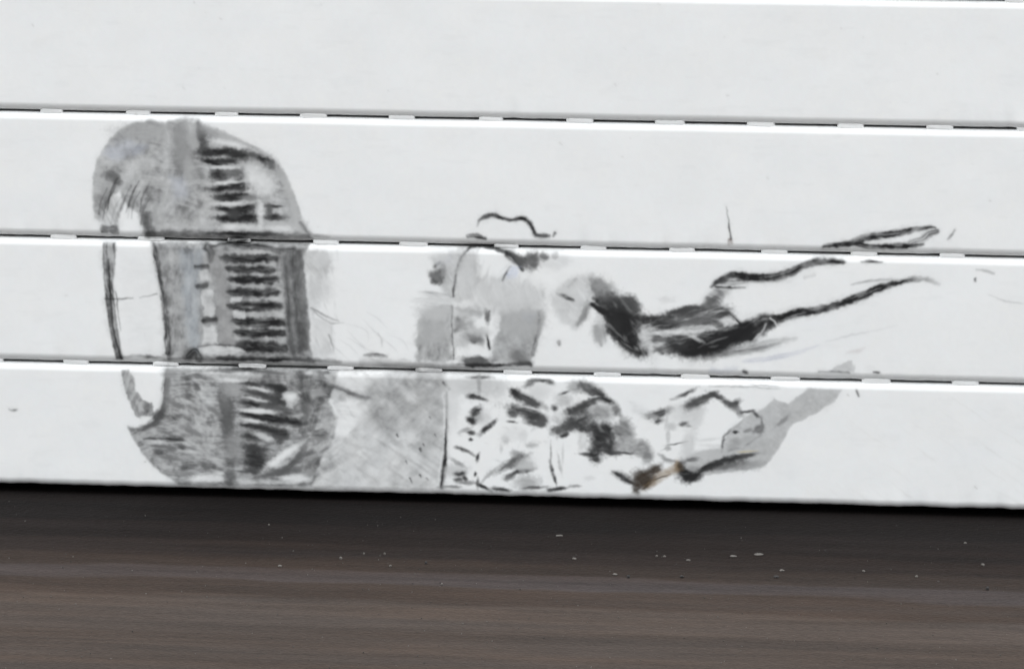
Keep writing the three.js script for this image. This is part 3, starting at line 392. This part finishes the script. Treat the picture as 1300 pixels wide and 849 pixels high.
const paintMap = tex(colData, TW, TH, true), paintRough = tex(rghData, TW, TH, false);
function tileNoise(w, fn) { const d = new Uint8Array(w * w * 4); for (let y = 0; y < w; y++) for (let x = 0; x < w; x++) { const v = Math.max(0, Math.min(255, 255 * fn(x / w, y / w))), i = (y * w + x) * 4; d[i] = d[i + 1] = d[i + 2] = v; d[i + 3] = 255; } return tex(d, w, w, false, THREE.RepeatWrapping); }
// noise that tiles: value noise with its lattice wrapped at p cells
function tn(u, v, p, q) { const x = u * p, y = v * p, xi = Math.floor(x), yi = Math.floor(y), fx = x - xi, fy = y - yi, a = fx * fx * (3 - 2 * fx), b = fy * fy * (3 - 2 * fy), L = (i, j) => LAT[(((j % p) * 151 + q) & 255) << 8 | (((i % p) * 57 + q * 3) & 255)]; const A = L(xi, yi), B = L(xi + 1, yi), C = L(xi, yi + 1), D = L(xi + 1, yi + 1); return A + (B - A) * a + (C - A) * b + (A - B - C + D) * a * b; }
const peel = tileNoise(512, (u, v) => 0.45 * tn(u, v, 24, 3) + 0.3 * tn(u, v, 64, 11) + 0.15 * tn(u, v, 150, 29) + 0.1 * tn(u, v, 7, 41));
peel.repeat.set(5, 2.5);
const paint = new THREE.MeshPhysicalMaterial({ specularIntensity: 0.4, name: 'white_gloss_paint', map: paintMap, roughnessMap: paintRough, roughness: 1, metalness: 0, bumpMap: peel, bumpScale: 0.00015 });
const primer = new THREE.MeshStandardMaterial({ name: 'grey_primer_steel', color: new THREE.Color().setRGB(0.3, 0.29, 0.28), roughness: 0.8, metalness: 0 });
const topPaint = new THREE.MeshStandardMaterial({ name: 'plain_white_paint', color: new THREE.Color().setRGB(...PAINT), roughness: 0.42, bumpMap: peel, bumpScale: 0.00015 });
const foam = new THREE.MeshStandardMaterial({ name: 'blue_foam', color: new THREE.Color().setRGB(0.2, 0.32, 0.42), roughness: 0.95 });

// ---------------------------------------------------------------- the ground
const noiseX = [];
{
  const w = 2048, h = 1024, LX = 4, LZ = 2.4, d = new Uint8Array(w * h * 4);
  const stops = [[600, 36, 31, 30], [671, 36, 31, 30], [675, 48, 41, 39], [697, 48, 41, 39], [700, 58, 50, 47], [715, 58, 50, 47], [718, 70, 61, 56], [732, 70, 61, 56], [735, 83, 77, 77], [747, 83, 77, 77], [750, 73, 63, 57], [768, 73, 63, 57], [772, 86, 78, 73], [795, 86, 78, 73], [799, 80, 72, 67], [849, 80, 72, 67]]  // asphalt bands, stepped darker towards the barrier with shade put into their colour
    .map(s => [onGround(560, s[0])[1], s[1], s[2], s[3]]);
  for (let y = 0; y < h; y++) for (let x = 0; x < w; x++) {
    const Z = y / h * LZ - 0.3, u = x / w, i = (y * w + x) * 4, e = 1 - ss(1.9, 2.08, Z);
    // streaks parallel to the barrier, tiling along it
    const st = (p, q, k) => { const X = u * p, xi = Math.floor(X), fx = X - xi, a = fx * fx * (3 - 2 * fx), L = (j, r) => LAT[(r & 255) << 8 | (((j % p) * 37 + q) & 255)], Y = (Z + 1) * k, yi = Math.floor(Y), fy = Y - yi, b = fy * fy * (3 - 2 * fy); return (L(xi, yi) * (1 - a) + L(xi + 1, yi) * a) * (1 - b) + (L(xi, yi + 1) * (1 - a) + L(xi + 1, yi + 1) * a) * b - 0.5; };
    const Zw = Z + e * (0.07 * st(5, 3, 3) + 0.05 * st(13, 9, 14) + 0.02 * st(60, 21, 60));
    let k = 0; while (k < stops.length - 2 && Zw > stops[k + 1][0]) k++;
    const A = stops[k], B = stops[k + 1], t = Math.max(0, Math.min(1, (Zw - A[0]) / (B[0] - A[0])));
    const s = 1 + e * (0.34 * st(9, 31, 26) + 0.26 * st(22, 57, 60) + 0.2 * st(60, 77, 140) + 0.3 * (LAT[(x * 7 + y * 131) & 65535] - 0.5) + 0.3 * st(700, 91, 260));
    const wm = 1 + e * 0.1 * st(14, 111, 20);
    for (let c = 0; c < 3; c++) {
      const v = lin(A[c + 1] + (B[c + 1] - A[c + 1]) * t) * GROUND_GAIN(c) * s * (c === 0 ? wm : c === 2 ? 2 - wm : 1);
      d[i + c] = Math.max(0, Math.min(255, Math.round(255 * (v <= 0.0031308 ? 12.92 * v : 1.055 * v ** (1 / 2.4) - 0.055))));
    }
    d[i + 3] = 255;
  }
  function GROUND_GAIN(c) { return [0.295, 0.272, 0.26][c]; }
  for (let x = 0; x < w; x++) for (let y of [0, 1, 2, h - 3, h - 2, h - 1]) { const i = (y * w + x) * 4; const q = y < 5 ? [14, 13, 13] : [52, 48, 45]; for (let c = 0; c < 3; c++) d[i + c] = q[c]; }
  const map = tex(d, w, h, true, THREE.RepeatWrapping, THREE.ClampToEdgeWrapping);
  const grain = tileNoise(512, (u, v) => 0.4 * tn(u, v, 90, 7) + 0.35 * tn(u, v, 170, 19) + 0.25 * tn(u, v, 20, 2));
  grain.repeat.set(8, 8 * LZ / LX);
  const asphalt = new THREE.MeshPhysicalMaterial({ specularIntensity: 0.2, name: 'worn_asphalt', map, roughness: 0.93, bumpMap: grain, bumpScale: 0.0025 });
  const S = 900, xs = [-S, -60, -12, 12, 60, S], zs = [-S, -60, -12, 12, 60, S], g = new THREE.BufferGeometry(), pos = [], uv = [], idx = [];
  for (const z of zs) for (const x of xs) { pos.push(x, 0, z); uv.push((x + 2) / LX, (z + 0.3) / LZ); }
  for (let j = 0; j < 5; j++) for (let i = 0; i < 5; i++) { const a = j * 6 + i; idx.push(a, a + 6, a + 1, a + 1, a + 6, a + 7); }
  g.setAttribute('position', new THREE.Float32BufferAttribute(pos, 3)); g.setAttribute('uv', new THREE.Float32BufferAttribute(uv, 2)); g.setIndex(idx); g.computeVertexNormals();
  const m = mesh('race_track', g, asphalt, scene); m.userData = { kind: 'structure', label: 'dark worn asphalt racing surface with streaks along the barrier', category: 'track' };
}

// ---------------------------------------------------------------- the steel tube barrier
const P = 0.2068, BOTTOM = 0.014, GAP = 0.0036, R = 0.0132, DEEP = 0.2032, TUBE = P - GAP;
const barrier = new THREE.Group(); barrier.name = 'crash_barrier'; scene.add(barrier);
barrier.userData = { label: 'white painted crash barrier of stacked square steel tubes with black tyre scuffs', category: 'barrier' };
const XS = []; for (let x = -8; x < -0.95; x += 0.235) XS.push(x); for (let x = -0.95; x <= 0.9501; x += 0.0025) XS.push(x); for (let x = 1.0; x <= 8; x += 0.25) XS.push(x);
const plane = (p, uv) => { for (let i = 0; i < p.length; i += 3) uv.push((p[i] - X0) / SPAN, p[i + 1] / (TH / PPM)); };
function loft(profile, bend, row) {              // profile: [y, z, corner: -1 lower, 1 upper, 0 flat]
  const pos = [], uv = [], idx = [], n = profile.length;
  for (const x of XS) for (const [y, z, c] of profile) { const [dy, dz] = bend(x, y, c, row); pos.push(x, y + dy, z + dz); }
  for (let i = 0; i < XS.length - 1; i++) for (let j = 0; j < n - 1; j++) { const a = i * n + j, b = a + n; idx.push(a, a + 1, b, b, a + 1, b + 1); }
  plane(pos, uv);
  const g = new THREE.BufferGeometry(); g.setAttribute('position', new THREE.Float32BufferAttribute(pos, 3)); g.setAttribute('uv', new THREE.Float32BufferAttribute(uv, 2)); g.setIndex(idx); g.computeVertexNormals(); return g;
}
const creaseX = y => { const a = onWall(573, 400), b = onWall(566, 560); return a[0] + (b[0] - a[0]) * (y - a[1]) / (b[1] - a[1]); };
const hitC = onWall(290, 400), hitW = onWall(700, 500);
function bend(x, y, c, row) {
  if (Math.abs(x) > 0.95) return [0, 0];
  const e = ss(0.95, 0.87, Math.abs(x));
  let dz = 0.0012 * (fbm(x * 3 + row * 9, y * 4, 2) - 0.5) + 0.0005 * (fbm(x * 22 + row * 5, y * 22, 2) - 0.5), dy = 0;
  dz -= 0.0022 * Math.exp(-(((x - hitC[0]) / 0.14) ** 2 + ((y - hitC[1]) / 0.25) ** 2)) + 0.0012 * Math.exp(-(((x - hitW[0]) / 0.2) ** 2 + ((y - hitW[1]) / 0.12) ** 2));
  if (row <= 1) { const d = x - creaseX(y); dz += 0.0011 * Math.exp(-((d / 0.004) ** 2)) * ss(0.02, 0.06, y) * (row === 0 ? 1 : 0.5); }
  if (c) dy = 0.0011 * (fbm(x * 6 + c * 31 + row * 13, 3, 3) - 0.5);
  if (c < 0) { const drip = ss(0.5, 0.72, fbm(x * 5 + row * 17.7, 9, 2)); const b = fbm(x * 60 + row * 7, 1, 2) - 0.5; dy -= 0.0016 * drip * b; dz += 0.0018 * drip * b; }
  if (row === 0 && c < 0) { dy += 0.0022 * (fbm(x * 45, 5, 3) - 0.5); }
  return [dy * e, dz * e];
}
const IN = 0.007, paintedDepth = R + IN, tubes = [];
for (let row = 0; row < 5; row++) {
  const y0 = BOTTOM + row * P, y1 = y0 + TUBE, front = [], back = [];
  front.push([y0, -paintedDepth, -1]);
  for (let k = 0; k <= 9; k++) { const a = -Math.PI / 2 + k / 9 * Math.PI / 2; front.push([y0 + R + R * Math.sin(a), -R + R * Math.cos(a), -1]); }
  for (let k = 1; k < 12; k++) front.push([y0 + R + (TUBE - 2 * R) * k / 12, 0, 0]);
  for (let k = 0; k <= 9; k++) { const a = k / 9 * Math.PI / 2; front.push([y1 - R + R * Math.sin(a), -R + R * Math.cos(a), 1]); }
  front.push([y1, -paintedDepth, 1]);
  back.push([y1, -paintedDepth, 1]);
  for (let k = 0; k <= 5; k++) { const a = Math.PI / 2 + k / 5 * Math.PI / 2; back.push([y1 - R + R * Math.sin(a), -DEEP + R + R * Math.cos(a), 0]); }
  for (let k = 0; k <= 5; k++) { const a = Math.PI + k / 5 * Math.PI / 2; back.push([y0 + R + R * Math.sin(a), -DEEP + R + R * Math.cos(a), 0]); }
  back.push([y0, -paintedDepth, -1]);
  const t = mesh('steel_tube', loft(front, bend, row), paint, barrier); tubes.push(t);
  t.userData.label = ['bottom tube, scuffed from tyre to wing print', 'tube with tyre tread bars and a black swoosh', 'tube with the rounded top of the tyre print', 'clean white tube above the tyre print', 'clean white topmost tube'][row];
  mesh('tube_back', loft(back, bend, row), topPaint, t);
}
// stitch welds that bridge the gaps (start and end in photo pixels along each seam)
const WELDS = [
  [3, 140.2, 161.5, [[49, 78], [158, 189], [271, 301], [379, 414], [492, 526], [607, 638], [718, 753], [831, 869], [948, 983.5], [1063, 1097], [1176, 1211], [1291, 1325]]],
  [2, 298.4, 325.5, [[62, 95], [173, 207], [287, 317], [396, 429], [506, 542], [626, 658], [736, 769.5], [849, 882], [966, 1000], [1080, 1114], [1193, 1225.5], [1305, 1338]]],
  [1, 457.5, 486.3, [[-35, 2], [78, 111], [192, 225], [301, 337], [414, 448], [526, 561], [638, 675], [753, 788], [864, 901], [978, 1016], [1094, 1131], [1209, 1243]]],
  [4, -21, 2, [[1160, 1194], [1276, 1310]]],
];
for (const [row, ya, yb, list] of WELDS) {
  const Y = BOTTOM + row * P - GAP / 2;
  const spans = list.map(([a, b]) => [onWall(a, ya + (yb - ya) * a / 1300)[0], onWall(b, ya + (yb - ya) * b / 1300)[0]]);
  for (let k = 1; k < 5; k++) { const s = spans[spans.length - 1]; const w = 0.043 + 0.004 * rnd(), c = s[0] + 0.144; spans.push([c, c + w]); const f = spans.reduce((m, q) => q[0] < m[0] ? q : m); spans.push([f[0] - 0.144, f[0] - 0.144 + w]); spans.sort((p, q) => p[0] - q[0]); }
  for (const [xa, xb] of spans) {
    const cx = (xa + xb) / 2, hl = (xb - xa) / 2, s0 = rnd() * 90, g = new THREE.SphereGeometry(1, 22, 12), p = g.attributes.position, uv = [];
    for (let i = 0; i < p.count; i++) {
      const sp = (v, e) => Math.sign(v) * Math.abs(v) ** e;
      let x = sp(p.getX(i), 0.22), y = sp(p.getY(i), 0.55), z = sp(p.getZ(i), 0.6);
      const wob = 1 + 0.4 * (fbm(x * 3.2 + s0, y * 1.5 + 4, 3) - 0.5);
      p.setXYZ(i, cx + x * hl * (1 + 0.08 * (fbm(y * 2 + s0, z + 3, 2) - 0.5)), Y + 0.0002 + y * 0.0047 * wob, -0.0118 + z * 0.006 * wob);
    }
    g.computeVertexNormals(); plane(p.array, uv); g.setAttribute('uv', new THREE.Float32BufferAttribute(uv, 2));
    mesh('weld_bead', g, paint, tubes[row - 1]);
  }
}
// behind the tubes: foam blocks, feet, and the concrete wall they lean on
for (let x = -7.5; x <= 7.6; x += 1.5) {
  const g = new THREE.BoxGeometry(0.5, 0.96, 0.3); g.translate(x, 0.53, -DEEP - 0.15 - 0.001); mesh('foam_block', g, foam, barrier);
  const f = new THREE.BoxGeometry(0.12, BOTTOM - 0.0005, 0.05); f.translate(x, (BOTTOM - 0.0005) / 2, -0.15); mesh('support_foot', f, primer, barrier);
}
{
  const s = new THREE.Shape(); s.moveTo(0, 0); s.lineTo(0, 1.05); s.lineTo(0.015, 1.07); s.lineTo(0.335, 1.07); s.lineTo(0.35, 1.05); s.lineTo(0.35, 0);
  const g = new THREE.ExtrudeGeometry(s, { depth: 40, bevelEnabled: false }); g.rotateY(-Math.PI / 2); g.rotateY(Math.PI); g.rotateY(Math.PI / 1);
  g.translate(20, 0, 0); g.computeBoundingBox(); g.translate(0, 0, -0.504 - g.boundingBox.max.z);
  const m = mesh('concrete_wall', g, new THREE.MeshStandardMaterial({ name: 'concrete', color: new THREE.Color().setRGB(0.34, 0.33, 0.31), roughness: 0.9, bumpMap: peel, bumpScale: 0.002 }), scene);
  m.userData = { label: 'plain grey concrete wall standing behind the white barrier', category: 'wall' };
}

// ---------------------------------------------------------------- chips and crumbs lying on the track
const pale = new THREE.MeshStandardMaterial({ name: 'pale_stone', color: new THREE.Color().setRGB(0.1, 0.094, 0.086), roughness: 0.9 });
const crumbMat = new THREE.MeshStandardMaterial({ name: 'tyre_rubber', color: new THREE.Color().setRGB(0.016, 0.015, 0.015), roughness: 0.8 });
function chip(name, px, py, wpx, hpx, mat, label, category, group) {
  const [x, z] = onGround(px, py), w = wpx / 780 / 2, h = hpx / 780 / 2, g = new THREE.IcosahedronGeometry(1, 1), p = g.attributes.position, s0 = rnd() * 99;
  for (let i = 0; i < p.count; i++) { const a = p.getX(i), b = p.getY(i), c = p.getZ(i), k = 0.75 + 0.5 * vn(a * 2 + s0, b * 2 + c * 3); p.setXYZ(i, a * w * k, Math.max(b, -0.8) * h * k, c * w * 0.8 * k); }
  g.computeVertexNormals(); g.computeBoundingBox(); g.translate(0, -g.boundingBox.min.y - 0.0003, 0);
  const m = mesh(name, g, mat, scene); m.position.set(x, 0, z); m.rotation.y = rnd() * 0.6 - 0.3; m.userData = { label, category, group };
}
for (const [x, y, w, h] of [[432, 710, 4, 4], [355, 719.5, 5, 3], [462, 704, 2.5, 3], [488, 704, 3, 3], [495.6, 719.5, 3.5, 3.5], [561, 743, 3, 3], [341, 667, 2.5, 2.5], [834, 707, 3, 3], [844, 707, 4, 2.5], [874, 712, 5, 2.5], [993, 725, 6, 2.5], [781, 730, 6, 2.5], [729, 710, 5, 2.5], [1248, 718, 4.5, 3.5], [1226, 690, 4, 2.5], [1097, 726, 4, 3], [1164, 733, 4, 3]])
  chip('stone_chip', x, y, w, h, pale, 'tiny pale stone chip lying on the dark asphalt', 'stone', 'pale stone chips on the track');
for (const [x, y, w, h] of [[710, 680.5, 9, 2], [931, 707, 9, 2.6], [964, 705, 12, 3]])
  chip('paint_flake', x, y, w, h, pale, 'long thin pale flake lying flat on the dark asphalt', 'flake', 'pale flakes on the track');
for (const [x, y, w, h] of [[540.6, 716, 4, 4.5], [798, 733.5, 4, 4], [866, 733.5, 4.5, 3.5], [986, 733.5, 6, 3.5], [1254, 749, 4, 5]])
  chip('rubber_crumb', x, y, w, h, crumbMat, 'small black crumb of tyre rubber on the asphalt', 'rubber crumb', 'rubber crumbs on the track');
{
  const N = 2600, g = new THREE.IcosahedronGeometry(0.0008, 0), m = new THREE.InstancedMesh(g, new THREE.MeshStandardMaterial({ name: 'grit', color: 0xffffff, roughness: 0.95 }), N), o = new THREE.Object3D(), c = new THREE.Color();
  for (let i = 0; i < N; i++) { const s = 0.4 + 1.1 * rnd() ** 3; o.position.set(-1.3 + 2.6 * rnd(), 0.0005 * s, 0.05 + 1.9 * rnd() ** 0.7); o.rotation.set(rnd() * 3, rnd() * 3, rnd() * 3); o.scale.set(s * (1 + rnd()), s * 0.8, s); o.updateMatrix(); m.setMatrixAt(i, o.matrix); const v = rnd() < 0.5 ? 0.03 : 0.05 + 0.06 * rnd(); m.setColorAt(i, c.setRGB(v, v * 0.95, v * 0.9)); }
  m.name = 'track_grit'; m.castShadow = m.receiveShadow = true; m.userData = { kind: 'stuff', label: 'fine loose grit scattered over the asphalt', category: 'grit' }; scene.add(m);
}
renderer.render(scene, camera);
